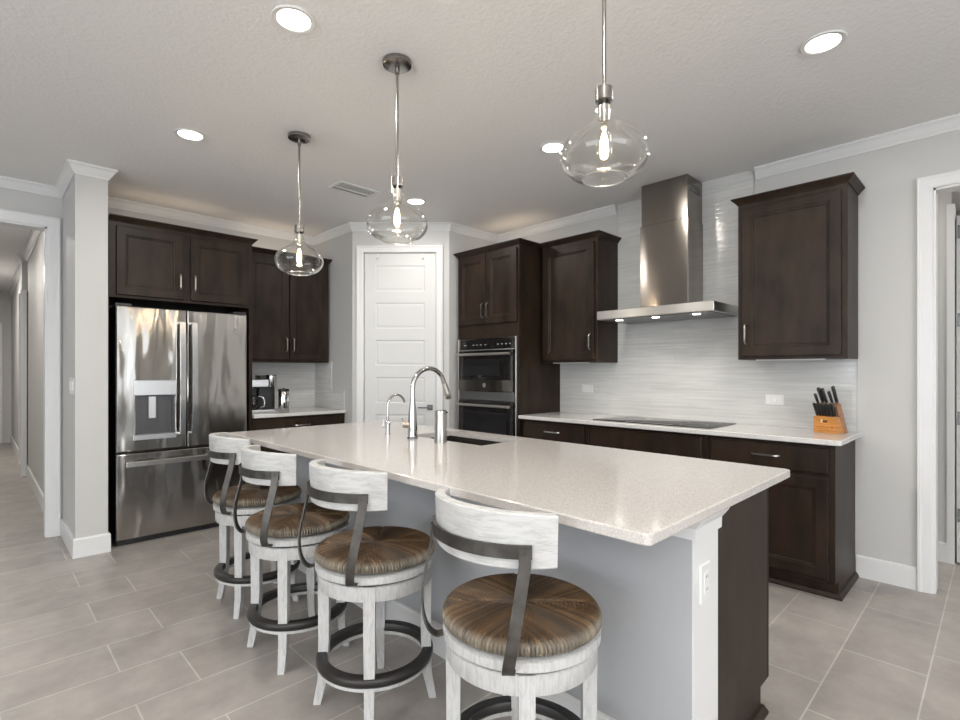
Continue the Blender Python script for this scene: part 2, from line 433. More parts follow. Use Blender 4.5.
# living room behind the camera, with glazed openings
mb = MB(); mb.box(-5.1, -5, -5, -2.2, 0, CZ); mb.box(-5.1, -5, 2.6, YF+.12, 0, CZ); mb.box(-5.1, -5, -2.2, 2.6, 2.45, CZ)
struct(mb.build('wall_back', WALL), 'living room wall behind the camera with glass doors', 'wall')
mb = MB(); mb.box(-5.1, -3.4, -5.1, -5, 0, CZ); mb.box(2.6, XR+.12, -5.1, -5, 0, CZ); mb.box(-3.4, 2.6, -5.1, -5, 2.45, CZ); mb.box(-3.4, 2.6, -5.1, -5, 0, .15)
struct(mb.build('wall_front', WALL), 'living room wall behind the camera with tall windows', 'wall')
k = 1
for i in range(4):
    y0 = -2.2 + i*1.2
    f = struct(MB().box(-5.08, -5.02, y0, y0+.07, 0, 2.45).box(-5.08, -5.02, y0+1.13, y0+1.2, 0, 2.45).box(-5.08, -5.02, y0, y0+1.2, 0, .08).box(-5.08, -5.02, y0, y0+1.2, 2.37, 2.45).build('window_%d' % k, TRIM), 'tall glass door panel behind the camera', 'window'); k += 1
    MB().box(-5.055, -5.045, y0+.07, y0+1.13, .08, 2.37).build('pane', PANE, f)
for i in range(5):
    x0 = -3.4 + i*1.2
    f = struct(MB().box(x0, x0+.07, -5.08, -5.02, .15, 2.45).box(x0+1.13, x0+1.2, -5.08, -5.02, .15, 2.45).box(x0, x0+1.2, -5.08, -5.02, .15, .22).box(x0, x0+1.2, -5.08, -5.02, 2.38, 2.45).build('window_%d' % k, TRIM), 'tall window behind the camera', 'window'); k += 1
    MB().box(x0+.07, x0+1.13, -5.055, -5.045, .22, 2.38).build('pane', PANE, f)

# crown mouldings (offset is to the left of the path direction)
CROWN = [(0, CZ-.075), (.007, CZ-.075), (.011, CZ-.064), (.018, CZ-.056), (.037, CZ-.024), (.043, CZ-.018), (.050, CZ-.012), (.050, CZ-.0005), (0, CZ-.0005)]
def crown(name, path, label): return struct(MB().sweep(path, CROWN).build(name, TRIM), label, 'trim')
crown('trim_1', [(XR, 2.345), (XR, 3.78), (3.29, 3.78), (2.62, 4.45), (2.62, YF), (.672, YF), (.672, 4.50), (.486, 4.50), (.486, YF), (-5, YF)], 'white crown moulding along the left, pantry and range walls')
crown('trim_2', [(XR, -5), (XR, 1.232)], 'white crown moulding on the right wall from the tile to the doorway side')
crown('trim_3', [(.45, 12.7), (.45, 8.85), (.40, 8.85), (.40, 8.55), (.45, 8.55), (.45, YF+.12)][::-1], 'white crown moulding in the hallway')
# baseboards
BASE = [(0, 0), (.015, 0), (.015, .125), (.010, .133), (0, .135)]
def base(name, path, label): return struct(MB().sweep(path, BASE).build(name, TRIM), label, 'baseboard')
base('baseboard_right', [(XR, DY1+.073), (XR, .645)], 'white baseboard on the right wall between cabinets and doorway')
base('baseboard_stub', [(.672, 4.56), (.672, 4.50), (.486, 4.50), (.486, YF), (.468, YF)], 'white baseboard around the wall end beside the refrigerator')
base('baseboard_hall', [(.45, YF+.12), (.45, 8.55), (.40, 8.55), (.40, 8.85), (.45, 8.85), (.45, 12.7)], 'white baseboard along the hallway wall')
base('baseboard_side', [(4.69, .243), (4.69, 2.0)], 'white baseboard on the short wall behind the doorway')
for nm, pth in (('baseboard_back', [(-5, YF), (-5, 2.6)]), ('baseboard_left', [(HX0-.08, YF), (-5, YF)])):
    base(nm, pth, 'white baseboard in the living room behind the camera')
# casings
CAS = [(0, 0), (0, .012), (.012, .016), (.055, .019), (.068, .023), (.080, .023), (.080, 0)]
# right doorway: path in (Y, Z) plane, outwards of opening on the left of travel
def casing_yz(Y0, Y1, Z, X, sgn): return MB().sweep([(Y0, 0), (Y0, Z), (Y1, Z), (Y1, 0)], [(o*.88, h) for o, h in CAS], fn=lambda a, b, h: (X + sgn*h, a, b))
mb = casing_yz(DY0, DY1, DZ, XR, -1)
mb.box(XR, XR+.12, DY1-.012, DY1, 0, DZ); mb.box(XR, XR+.12, DY0, DY0+.012, 0, DZ); mb.box(XR, XR+.12, DY0, DY1, DZ-.012, DZ)
struct(mb.build('trim_4', TRIM), 'white casing of the right doorway', 'trim')
mb = MB().sweep([(HX0, 0), (HX0, HZ), (HX1, HZ), (HX1, 0)], CAS, fn=lambda a, b, h: (a, YF-h, b))
mb.box(HX1-.012, HX1, YF, YF+.12, 0, HZ); mb.box(HX0, HX0+.012, YF, YF+.12, 0, HZ); mb.box(HX0, HX1, YF, YF+.12, HZ-.012, HZ)
struct(mb.build('trim_5', TRIM), 'white casing of the hallway opening', 'trim')
mb = MB().sweep([(PT0, 0), (PT0, PZ), (PT1, PZ), (PT1, 0)], [(o*.82, h) for o, h in CAS], fn=lambda a, b, h: diag(a, -h, b))
struct(mb.build('trim_6', TRIM), 'white casing of the pantry door', 'trim')
mb = MB(); mb.box(.385, .44, 8.45, 8.55, 0, 2.3); mb.box(.385, .44, 8.85, 8.95, 0, 2.3)
struct(mb.build('trim_7', TRIM), 'white casing strips halfway down the hallway', 'trim')
mb = MB().sweep([(-.7, 0), (-.7, 2.1), (.25, 2.1), (.25, 0)], CAS, fn=lambda a, b, h: (a, 12.7-h, b))
struct(mb.build('trim_8', TRIM), 'white casing of the door at the far hallway end', 'trim')
o = struct(MB().box(-.69, .24, 12.66, 12.695, .01, 2.09).build('door_3', mat('hall_door', (.22, .215, .21), .5)), 'grey door at the far end of the hallway', 'door')  # leaf has one even grey colour
MB().cyl(.025, -.05, 0, -.62, 12.66, 1.0, axis='y').build('door_knob', NICKEL, o, smooth=40)

# pantry door
pd = struct(thing('door_1', 'white pantry door', 'door', (A.x, A.y, 0), -PI/4), 'white six-panel pantry door in the angled corner wall', 'door')
mb = MB()
dw0, dw1, dz0, dz1 = PT0+.004, PT1-.004, .008, PZ-.004
mb.box(dw0, dw1, .018, .05, dz0, dz1)
st = .108; np_ = 6; gap = .112
ph = (dz1-dz0-.12-.25-gap*(np_-1))/np_
zs = [dz0+.25+i*(ph+gap) for i in range(np_)]
mb.box(dw0, dw0+st, .010, .018, dz0, dz1); mb.box(dw1-st, dw1, .010, .018, dz0, dz1)
prev = dz0
for z0 in zs:
    mb.box(dw0+st, dw1-st, .010, .018, prev, z0); prev = z0+ph
mb.box(dw0+st, dw1-st, .010, .018, prev, dz1)
for z0 in zs:
    def Rr(i, yy): return [(dw0+st+i, yy, z0+i), (dw1-st-i, yy, z0+i), (dw1-st-i, yy, z0+ph-i), (dw0+st+i, yy, z0+ph-i)]
    mb.loops([Rr(0, .0105), Rr(.008, .0150), Rr(.016, .0150), Rr(.030, .0125)], close_start=False)
mb.build('door_leaf', DOORW, pd)
hp = MB().box(dw1-.085, dw1-.03, .002, .010, .915, .970, .002).cyl(.009, -.04, .004, dw1-.058, 0, .943, axis='y').box(dw1-.17, dw1-.05, -.044, -.030, .936, .950, .004)
hp.build('door_handle', STEELD, pd, smooth=40)
for z in (.28, 1.25, 1.62, 2.22):
    MB().cyl(.008, -.045, .045, dw0-.004, .004, z).build('hinge', NICKEL, pd, smooth=40)
for dx, nm in ((.125, 'left'), (.565, 'right')):
    o = MB().box(dw0+dx, dw0+dx+.014, .004, .0095, 2.395, 2.449).box(dw0+dx, dw0+dx+.014, -.022, .004, 2.395, 2.398).box(dw0+dx, dw0+dx+.014, -.024, -.021, 2.395, 2.412)
    o = o.xf(Matrix.Translation((A.x, A.y, 0)) @ Matrix.Rotation(-PI/4, 4, 'Z')).build('door_hook', WHITEP)
    tag(o, 'small white over-the-door hook at the %s of the pantry door top' % nm, 'hook', 'hooks on the pantry door')
# open door in the side room
sd = struct(thing('door_2', 'x', 'door', (4.70, .166, 0)), 'white door standing open in the room behind the doorway', 'door')
MB().box(0, .76, 0, .048, .01, 2.34, .002).build('door_leaf', DOORW, sd)
for z in (.33, .98, 1.64, 2.23):
    MB().box(-.004, 0, .004, .044, z-.045, z+.045).build('hinge', STEELD, sd)
struct(MB().box(4.672, 4.80, .222, .243, 0, 2.42).box(4.672, 4.69, .243, .262, 0, 2.42).build('trim_9', TRIM), 'white frame of the open side-room door', 'trim')

# backsplash tile
BX = XR-.010
mb = MB(); mb.box(BX, XR, 1.248, 2.332, 1.38, CZ); mb.box(BX, XR, .648, 2.95, .914, 1.38)
ws = struct(mb.build('wall_backsplash', TILEY), 'glossy wavy light grey tile behind the cooktop up to the ceiling', 'backsplash')
mb = MB(); mb.box(BX-.002, XR, 1.243, 1.248, 1.38, CZ); mb.box(BX-.002, XR, 2.332, 2.337, 1.38, CZ); mb.box(BX-.002, XR, .640, .648, .914, 1.38)
struct(mb.build('trim_10', mat('tile_edge', (.45, .45, .45), .4)), 'thin metal edge trim of the range wall tile', 'trim')
mb = MB(); mb.box(1.70, 2.61, YF-.010, YF, .914, 1.40)
struct(mb.build('wall_niche_tile', TILEX), 'light grey tile behind the coffee maker', 'backsplash')
mb = MB(); mb.box(2.61, 2.62, 4.85, YF, .914, 1.40); mb.box(2.61, 2.62, 4.60, 4.85, .914, 1.10)
struct(mb.build('wall_niche_side', TILEY), 'light grey tile returning on the pantry side wall', 'backsplash')

# ------------------------------------------------------------------ cabinetry
def pull(parent, x, z, L=.11, vertical=True, y=-.02, d=.026):
    """slim arched bar pull standing on a front at y"""
    pts = []
    for i in range(13):
        u = i/12; s = (u-.5)*L*1.15
        off = y - d*min(1, math.sin(PI*u)*3.2) if 0 < i < 12 else y
        pts.append((x, off, z+s) if vertical else (x+s, off, z))
    mb = MB().strap(pts, (1, 0, 0) if vertical else (0, 0, 1), .009, .007)
    return mb.build('handle', NICKEL, parent, smooth=50)
CABCROWN = [(0, 0), (0, -.042), (.006, -.042), (.010, -.034), (.030, -.012), (.036, -.008), (.036, 0)]
def cab_crown(parent, W, D, H, left=True, right=True):
    P = []
    # travel so that the outside is on the left: go from right-back to right-front to left-front to left-back is clockwise seen from above -> left is inside; reverse it
    if left: P.append((0, D))
    P += [(0, 0), (W, 0)]
    if right: P.append((W, D))
    P = P[::-1]
    # going from (W,*) to (0,*) along the front (towards -x) the left side is -y, the outside
    return MB().sweep(P, [(o, H+h) for o, h in CABCROWN]).box(.002, W-.002, .002, D-.002, H-.04, H-.004).build('crown_moulding', WOOD, parent)
def wall_cabinet(label, loc, rz, W, D, H, ndoors, hside, group=None, left=True, right=True, strip=True, hz=None, reveal=.028, gap=.012):
    t = thing('upper_cabinet', label, 'cabinet', loc, rz, group)
    MB().box(0, W, .001, D, 0, H-.036, .0015).build('body', WOOD, t)
    cab_crown(t, W, D, H, left, right)
    g = .004
    ws_ = (W-2*reveal-(ndoors-1)*gap)/ndoors
    for i in range(ndoors):
        x0 = reveal+i*(ws_+gap)
        d = MB().door(x0, x0+ws_, .022, H-.075, 0, .02, .058).build('door', WOOD, t)
        side = hside[i]
        hx = x0+.028 if side == 'l' else x0+ws_-.028
        pull(d, hx, (hz or .13), .12)
    if strip:
        MB().box(.10, W-.12, .03, .07, -.007, 0).build('light_strip', STRIP, t)['label'] = 'white strip light under the cabinet'
    return t
def over_light(loc, L, rz, power):
    t = thing('over_cabinet_light', 'warm light bar lying on top of the %s' % loc[3], 'light bar', loc[:3], rz, 'warm light bars on the cabinet tops')
    MB().box(-L/2, L/2, -.012, .012, .0005, .012, .002).build('bar', WHITEP, t)
    l = bpy.data.lights.new('over_cabinet_glow', 'AREA'); l.shape = 'RECTANGLE'; l.size = L; l.size_y = .02; l.energy = power; l.color = (1, .80, .60)
    o = bpy.data.objects.new('over_cabinet_glow', l); COL.objects.link(o); o.parent = t; o.location = (0, 0, .016); o.rotation_euler = (PI, 0, 0)
over_light((1.20, 4.95, 2.450, 'cabinet above the refrigerator'), .8, 0, .40)
over_light((2.15, 5.10, 2.451, 'cabinet above the coffee maker'), .7, 0, .40)
over_light((3.72, 3.34, 2.448, 'tall oven cabinet'), .6, PI/2, .45)
# range wall, right and left
wall_cabinet('single-door dark cabinet on the wall between hood and doorway', (3.645, 1.241, 1.372), R90, .606, .318, 1.074, 1, 'l', hz=.17)
wall_cabinet('single-door dark wall cabinet between the oven tower and the range hood', (3.645, 2.911, 1.372), R90, .579, .318, 1.074, 1, 'r', left=False, hz=.17)
# fridge wall
wall_cabinet('wide two-door dark cabinet above the refrigerator', (.690, 4.60, 1.845), 0, 1.030, .615, .605, 2, 'rl', strip=False, left=False, hz=.16, reveal=.045, gap=.05)
wall_cabinet('tall two-door dark wall cabinet above the coffee maker', (1.758, 4.885, 1.385), 0, .837, .330, 1.066, 2, 'rl', left=False, hz=.17, strip=False)
o = tag(MB().box(1.692, 1.722, 4.60, YF-.012, 0, 1.845, .002).build('cabinet_panel', WOOD), 'dark wood panel standing along the right side of the refrigerator', 'panel')
o = tag(MB().box(.676, .694, 4.60, YF-.005, 0, 1.845, .002).build('cabinet_panel', WOOD), 'dark wood panel between the refrigerator and the wall end', 'panel')

# oven tower
TY0, TY1, TX = 2.95, 3.742, 3.375
TW = TY1-TY0; TD = XR-TX-.001; THt = 2.448
t = thing('oven_cabinet', 'tall dark cabinet housing the double wall oven beside the pantry', 'cabinet', (TX, TY1, 0), R90)
OV0, OV1, OX0, OX1 = .40, 1.605, .022, TW-.022
mb = MB().box(0, .02, 0, TD, .1, THt-.04).box(TW-.02, TW, 0, TD, .0, THt-.04).box(.02, TW-.02, 0, TD, OV1+.002, THt-.04).box(.02, TW-.02, 0, TD, .1, OV0-.002).box(.02, TW-.02, TD-.02, TD, OV0, OV1).box(0, TW-.02, .07, TD, 0, .1)
mb.build('body', WOOD, t)
cab_crown(t, TW, TD-.005, THt)
dwid = (TW-.04-.008)/2
for i in range(2):
    x0 = .02+i*(dwid+.008)
    d = MB().door(x0, x0+dwid, 1.735, THt-.062, 0, .02, .062).build('door', WOOD, t)
    pull(d, x0+dwid-.03 if i == 0 else x0+.03, 1.735+.125, .12)
d = MB().slab(.02, TW-.02, .13, OV0-.02).build('drawer', WOOD, t)
pull(d, TW/2, .27, .15, False)
# double wall oven
t = thing('double_oven', 'stainless double wall oven with black glass doors in the tall cabinet', 'oven', (TX, TY1, 0), R90)
ow0, ow1 = OX0+.001, OX1-.001
MB().box(ow0+.01, ow1-.01, .002, TD-.025, OV0+.002, OV1-.002).box(ow0, ow1, -.012, .002, OV0+.002, OV1-.002, .002).build('frame', STEELO, t)
o = MB().box(ow0+.028, ow1-.028, -.018, -.011, 1.500, 1.592, .002).build('control_panel', BLACKG, t)
PRINT = mat('panel_print', (.32, .32, .33), .4)
for x, wdt in ((.08, .05), (.20, .03), (.25, .03), (.30, .03), (.36, .03), (.52, .03), (.57, .03), (.62, .03), (.67, .02)):
    MB().box(ow0+x, ow0+x+wdt*.7, -.0190, -.018, 1.538, 1.546).build('control_mark', PRINT, o)
MB().cyl(.018, -.030, -.016, ow0+.44, 0, 1.545, axis='y').build('dial', STEELO, o, smooth=40)
def oven_door(z0, z1, win, strip):
    d = MB().slab(ow0+.02, ow1-.02, z0, z1, -.012, .022, .004).build('oven_door', BLACKG, t)
    MB().box(win[0], win[1], -.0350, -.0335, win[2], win[3], .0005).build('window', mat('oven_window', (.02, .02, .022), .03), d)
    MB().box(ow0+.021, ow1-.021, -.0365, -.033, strip[0], strip[1], .001).build('steel_strip', STEELO, d)
    MB().tube([(ow0+.035, -.075, z1-.038), (ow1-.035, -.075, z1-.038)], .012, 14).box(ow0+.05, ow0+.075, -.075, -.034, z1-.048, z1-.028).box(ow1-.075, ow1-.05, -.075, -.034, z1-.048, z1-.028).build('handle', NICKEL, d, smooth=40)
    return d
d = oven_door(1.115, 1.490, (ow0+.06, ow0+.56, 1.255, 1.405), (1.118, 1.215))
MB().cyl(.021, -.0385, -.0362, (ow0+ow1)/2, 0, 1.167, axis='y').build('badge', NICKEL, d, smooth=40)
MB().box(ow0+.02, ow1-.02, -.022, -.011, 1.488, 1.499).build('panel_trim', NICKEL, t)
MB().box(ow0+.02, ow1-.02, -.016, -.011, 1.03, 1.105).build('vent_strip', STEELD, t)
d = oven_door(OV0+.01, 1.02, (ow0+.10, ow1-.10, OV0+.12, .92), (OV0+.012, OV0+.05))
for x in (ow0, ow1):
    MB().box(x-.006, x+.006, -.022, .0, OV0, OV1, .002).build('side_trim', NICKEL, t)

# range base cabinets
BXF = 3.410; CTZ = .884
def base_cabinet(label, Yl, W, doors, drawer_h, handle=True, right_end=False):
    D = XR-.012-BXF
    t = thing('base_cabinet', label, 'cabinet', (BXF, Yl, 0), R90, None)
    mb = MB().box(0, W, 0, D, .1, CTZ-.001, .001).box(0, W, .08, D, 0, .1)
    mb.build('body', WOOD, t)
    dr = MB().slab(.03, W-.03, CTZ-.165, CTZ-.022, 0, .02, .004).build('drawer', WOOD, t)
    if handle: pull(dr, W/2, CTZ-.09, .13, False)
    n = doors; wd = (W-.06-(n-1)*.006)/n
    for i in range(n):
        x0 = .03+i*(wd+.006)
        d = MB().door(x0, x0+wd, .125, CTZ-.19, 0, .02, .06).build('door', WOOD, t)
        pull(d, x0+.03 if (n == 1 or i == 1) else x0+wd-.03, CTZ-.29, .12)
    P = [(W, D), (W, .08), (0, .08)] if right_end else [(W, .08), (0, .08)]
    MB().sweep(P, [(0, 0), (.020, 0), (.020, .008), (.008, .028), (0, .030)]).build('toe_moulding', WOOD, t)
    return t
base_cabinet('dark base cabinet left of the cooktop, next to the oven tower', 2.948, .682, 1, 0)
base_cabinet('dark base cabinet with plain front directly under the cooktop', 2.264, .912, 2, 0, handle=False)
base_cabinet('dark base cabinet under the knife block at the counter end', 1.350, .700, 1, 0, right_end=True)
def rounded_slab(mb, x0, x1, y0, y1, z0, z1, rad, corners, e=.004):
    """corners: set of rounded ones among 'ab' 00,10,11,01"""
    pts = []
    for key, cx, cy, a in (('00', x0, y0, PI), ('10', x1, y0, 1.5*PI), ('11', x1, y1, 0), ('01', x0, y1, .5*PI)):
        if key in corners:
            ox = cx + (rad if cx == x0 else -rad); oy = cy + (rad if cy == y0 else -rad)
            for i in range(7): pts.append((ox+rad*math.cos(a+i*PI/12), oy+rad*math.sin(a+i*PI/12)))
        else: pts.append((cx, cy))
    c = Vector((sum(p[0] for p in pts)/len(pts), sum(p[1] for p in pts)/len(pts)))
    def ins(d): return [(p[0]+(d if p[0] < c.x else -d), p[1]+(d if p[1] < c.y else -d)) for p in pts]
    mb.loops([[(*p, z) for p in ins(d)] for z, d in ((z0, e), (z0+e*.4, e*.35), (z0+e, 0), (z1-e, 0), (z1-e*.4, e*.35), (z1, e))])
    return mb
o = rounded_slab(MB(), 3.360, BX-.001, .614, 2.947, CTZ, .914, .02, {'00'}).build('countertop', QUARTZP)
tag(o, 'pale quartz countertop along the range wall', 'countertop')

# cooktop
t = thing('cooktop', 'black glass cooktop set in the counter under the hood', 'cooktop', (3.70, 1.80, .914))
rounded_slab(MB(), -.255, .225, -.455, .455, 0.0005, .006, .012, {'00', '10', '11', '01'}, .002).build('glass_top', BLACKG, t, smooth=35)
for x, y, r in ((-.10, -.28, .09), (.10, -.27, .11), (0, 0, .13), (-.10, .28, .11), (.10, .28, .08)):
    MB().lathe([(r-.002, .0062), (r, .0066), (r+.002, .0062)], x, y, 0, 40).build('burner_ring', STEELD, t, smooth=60)
MB().box(-.24, -.21, -.18, .18, .0062, .0066).build('touch_controls', STEELD, t)

# hood
t = thing('range_hood', 'stainless chimney range hood above the cooktop', 'range hood', (XR, 1.790, 1.70))
MB().box(-.485, -.011, -.450, .450, 0, .066, .003).box(-.28, -.011, -.190, .190, .066, .072).build('canopy', STEELC, t)
MB().box(-.462, -.03, -.425, .425, -.006, .001, .002).build('filter_panel', mat('hood_underside', (.25, .25, .25), .35, .9), t)
MB().box(-.280, -.011, -.188, .188, .072, .72, .002).build('chimney', STEELH, t)
ch = MB().box(-.274, -.011, -.182, .182, .72, CZ-1.70-.001, .002).build('chimney_top', STEELH, t)
mb = MB()
for r in range(3):
    for c in range(6): mb.box(-.22+c*.03, -.205+c*.03, -.1835, -.1815, .925+r*.022, .937+r*.022)
mb.build('vent_slots', SLOT, ch)
for y in (-.30, 0, .30):
    MB().cyl(.027, -.009, -.005, -.40, y, 0).build('hood_light', HOODL, t)
    l = bpy.data.lights.new('hood_spot', 'SPOT'); l.energy = 5; l.color = (1, .94, .84); l.spot_size = 2.3; l.spot_blend = .8; l.shadow_soft_size = .03
    lo = bpy.data.objects.new('hood_spot', l); COL.objects.link(lo); lo.parent = t; lo.location = (-.40, y, -.02)
mb = MB()
for i in range(4): mb.cyl(.005, -.487, -.484, 0, -.03+i*.02, .033, axis='x', n=12)
mb.build('buttons', NICKEL, t)

# ------------------------------------------------------------------ refrigerator
FX0, FX1, FY = .726, 1.656, 4.545
FW = FX1-FX0
t = thing('refrigerator', 'stainless french-door refrigerator with a water dispenser', 'refrigerator', (FX0, FY, 0))
MB().box(.004, FW-.004, .075, .66, .03, 1.785, .004).box(.02, FW-.02, .05, .6, 0, .03).box(.0, .10, .02, .12, 1.785, 1.80).box(FW-.10, FW, .02, .12, 1.785, 1.80).build('body', mat('fridge_case', (.02, .02, .021), .4), t)
sp_ = .4665; SZ = .688
def ring_rect(x0, x1, z0, z1, y): return [(x0, y, z0), (x1, y, z0), (x1, y, z1), (x0, y, z1)]
hx0, hx1, hz0, hz1 = .120, .378, .80, 1.125     # dispenser opening
mb = MB(); e = .008
mb.loops([ring_rect(.0, sp_-.003, SZ+.008, 1.780, .07), ring_rect(.0, sp_-.003, SZ+.008, 1.780, e), ring_rect(.003, sp_-.006, SZ+.011, 1.777, .003), ring_rect(e, sp_-.003-e, SZ+.008+e, 1.780-e, 0),
          ring_rect(hx0, hx1, hz0, hz1, 0), ring_rect(hx0, hx1, hz0, hz1, .055)])
dl = mb.build('door', STEEL, t); dl['label'] = 'left door with the dispenser'
MB().box(hx0-.016, hx1+.012, -.014, .004, 1.112, 1.228, .004).build('dispenser_panel', mat('dispenser_silver', (.62, .63, .64), .3, .85), dl)
mb = MB(); mb.box(hx0+.001, hx1-.001, .045, .054, hz0+.001, 1.111); mb.box(hx0+.001, hx0+.012, -.004, .045, hz0+.001, 1.111); mb.box(hx1-.012, hx1-.001, -.004, .045, hz0+.001, 1.111)
mb.build('dispenser_recess', DISPR, dl)
MB().box(hx0+.088, hx0+.138, .006, .030, .935, 1.105, .004).build('dispenser_paddle', mat('paddle_silver', (.7, .7, .7), .25, .7), dl)
MB().box(hx0-.014, hx1+.010, -.018, .044, .778, .816, .003).build('drip_tray', mat('tray_silver', (.6, .6, .61), .3, .85), dl)
dr_ = MB().loops([ring_rect(sp_+.003, FW, SZ+.008, 1.780, .07), ring_rect(sp_+.003, FW, SZ+.008, 1.780, e), ring_rect(sp_+.006, FW-.003, SZ+.011, 1.777, .003), ring_rect(sp_+.003+e, FW-e, SZ+.008+e, 1.780-e, 0)]).build('door', STEEL, t)
def fr_handle(parent, x):
    pts = [(x, -.004, 1.675)] + [(x, -.052-.014*math.sin(PI*i/10), 1.675-.865*i/10) for i in range(11)] + [(x, -.004, .81)]
    MB().strap(pts, (1, 0, 0), .038, .018).build('handle', mat('handle_steel', (.55, .55, .55), .22, 1), parent)
fr_handle(dl, sp_-.042); fr_handle(dr_, sp_+.042)
bd = MB().cyl(.018, -.003, .001, FW-.095, 0, 1.635, axis='y', n=28).lathe([(.015, -.0045), (.017, -.0055), (.019, -.0030)], FW-.095, 0, 1.635, 28, axis='y')
pts = [(FW-.095+.011*math.cos(a)*(.5+.5*math.cos(2*a)), -.004, 1.635+.011*math.sin(a)*(.7+.3*math.cos(3*a))) for a in [i*2*PI/24 for i in range(25)]]
bd.tube(pts, .0012, 6).build('badge', NICKEL, dr_, smooth=40)
dz_ = MB().loops([ring_rect(.0, FW, .045, SZ-.008, .07), ring_rect(.0, FW, .045, SZ-.008, e), ring_rect(.003, FW-.003, .048, SZ-.011, .003), ring_rect(e, FW-e, .045+e, SZ-.008-e, 0)]).build('freezer_drawer', STEEL, t)
MB().box(.055, FW-.055, -.062, -.036, .585, .625, .005).box(.08, .11, -.04, .0, .592, .618).box(FW-.11, FW-.08, -.04, .0, .592, .618).build('handle', mat('drawer_handle_steel', (.6, .59, .57), .25, 1), dz_)
MB().box(.01, FW-.01, .03, .05, .004, .040).build('grille', BLACK, t)

# ------------------------------------------------------------------ coffee niche
NCF = 4.59
t = thing('base_cabinet', 'dark base cabinet under the coffee maker beside the pantry', 'cabinet', (1.724, NCF, 0))
NW = 2.615-1.724; ND = YF-.012-NCF
MB().box(0, NW, 0, ND, .1, CTZ-.001, .001).box(0, NW, .08, ND, 0, .1).build('body', WOOD, t)
d = MB().slab(.03, NW-.06, CTZ-.165, CTZ-.022, 0, .02, .004).build('drawer', WOOD, t); pull(d, NW/2, CTZ-.085, .13, False)
for i in range(2):
    x0 = .03+i*(NW-.084)/2; d = MB().door(x0, x0+(NW-.096)/2, .125, CTZ-.19).build('door', WOOD, t)
    pull(d, x0+.03 if i else x0+(NW-.096)/2-.03, CTZ-.29)
o = rounded_slab(MB(), 1.724, 2.608, 4.555, YF-.011, CTZ, .914, .015, {'00'}).build('countertop', QUARTZP)
tag(o, 'short pale quartz countertop holding the coffee maker', 'countertop')
t = thing('coffee_maker', 'black and silver coffee maker beside the refrigerator panel', 'coffee maker', (1.90, 4.88, .914), math.radians(-8))
SILV = mat('appliance_silver', (.66, .67, .68), .25, .8)
MB().box(-.125, .125, -.12, .12, .001, .028, .006, 2).build('base', SILV, t)
MB().box(-.02, .125, -.02, .12, .028, .235, .006, 2).box(-.125, -.02, .04, .12, .028, .235, .006, 2).build('tower', BLACK, t)
MB().box(-.125, .05, -.11, .12, .235, .305, .008, 2).build('brew_head', SILV, t)
MB().box(-.02, .05, -.05, .12, .305, .345, .008, 2).build('hinge_cover', BLACK, t)
MB().lathe([(.045, .236), (.048, .245), (.048, .340), (.040, .348), (0.001, .348)], .085, -.04, 0, 28, ce=True).build('water_tank', CHROME, t, smooth=40)
ca = MB().lathe([(.045, .029), (.058, .05), (.060, .09), (.045, .14), (.040, .155)], -.075, -.05, 0, 28, cs=True).build('carafe', BLACKG, t, smooth=50)
MB().tube([(-.02, -.09, .05), (0.005, -.11, .06), (.012, -.112, .10), (.0, -.105, .14), (-.035, -.085, .15)], .008, 8).build('carafe_handle', SILV, t, smooth=50)
t = thing('steel_canister', 'polished steel canister with black lid rim next to the coffee maker', 'canister', (2.040, 4.690, .914))
MB().lathe([(.044, .001), (.047, .006), (.047, .195), (.045, .198)], n=32, cs=True, ce=True).build('body', CHROME, t, smooth=40)
MB().lathe([(.049, .196), (.050, .200), (.050, .212), (.040, .218), (.012, .219), (.010, .226), (.001, .228)], n=32, cs=True, ce=True).build('lid', BLACK, t, smooth=40)
MB().tube([(.02, -.047, .165), (.012, -.068, .155), (.012, -.072, .10), (.012, -.068, .06), (.02, -.047, .05)], .005, 8).build('handle', CHROME, t, smooth=50)

# ------------------------------------------------------------------ island
IX0, IX1, IY0, IY1 = 1.110, 2.253, .572, 3.375
KX0, KX1, EY0, EY1 = 1.513, 1.700, .640, 3.320
t = thing('kitchen_island', 'kitchen island with grey knee wall and dark cabinets under a quartz top', 'island', (KX0, EY0, 0))
def isl(mb, name, m, parent=t, **k): return mb.xf(Matrix.Translation((-KX0, -EY0, 0))).build(name, m, parent, **k)
isl(MB().box(KX0, KX1, EY0+.004, EY1, 0, CTZ-.001), 'knee_wall', KNEE)
isl(MB().box(KX0, KX1, EY0, EY0+.004, 0, CTZ-.001), 'end_panel', TRIM)['label'] = 'white end panel of the knee wall'
# cap moulding under the top around the white end
isl(MB().sweep([(KX1, EY0), (KX0, EY0), (KX0, EY0+.10)], [(0, CTZ-.088), (.012, CTZ-.088), (.013, CTZ-.054), (.018, CTZ-.048), (.033, CTZ-.028), (.038, CTZ-.018), (.038, CTZ-.001), (0, CTZ-.001)]), 'cap_moulding', TRIM)
SX0, SX1, SY0, SY1 = 1.84, 2.165, 1.865, 2.47   # sink opening
mb = MB()
mb.box(KX1, KX1+.02, EY0, EY1, .1, CTZ-.001)
mb.box(KX1+.02, 2.195, EY0, EY0+.02, .1, CTZ-.001); mb.box(KX1+.02, 2.195, EY1-.02, EY1, .1, CTZ-.001)
mb.box(KX1+.02, 2.195, EY0+.02, EY1-.02, .1, .12); mb.box(2.175, 2.195, EY0+.02, EY1-.02, .12, CTZ-.001)
mb.box(KX1, 2.115, EY0, EY1, 0, .1)
isl(mb, 'cabinet_body', WOOD)
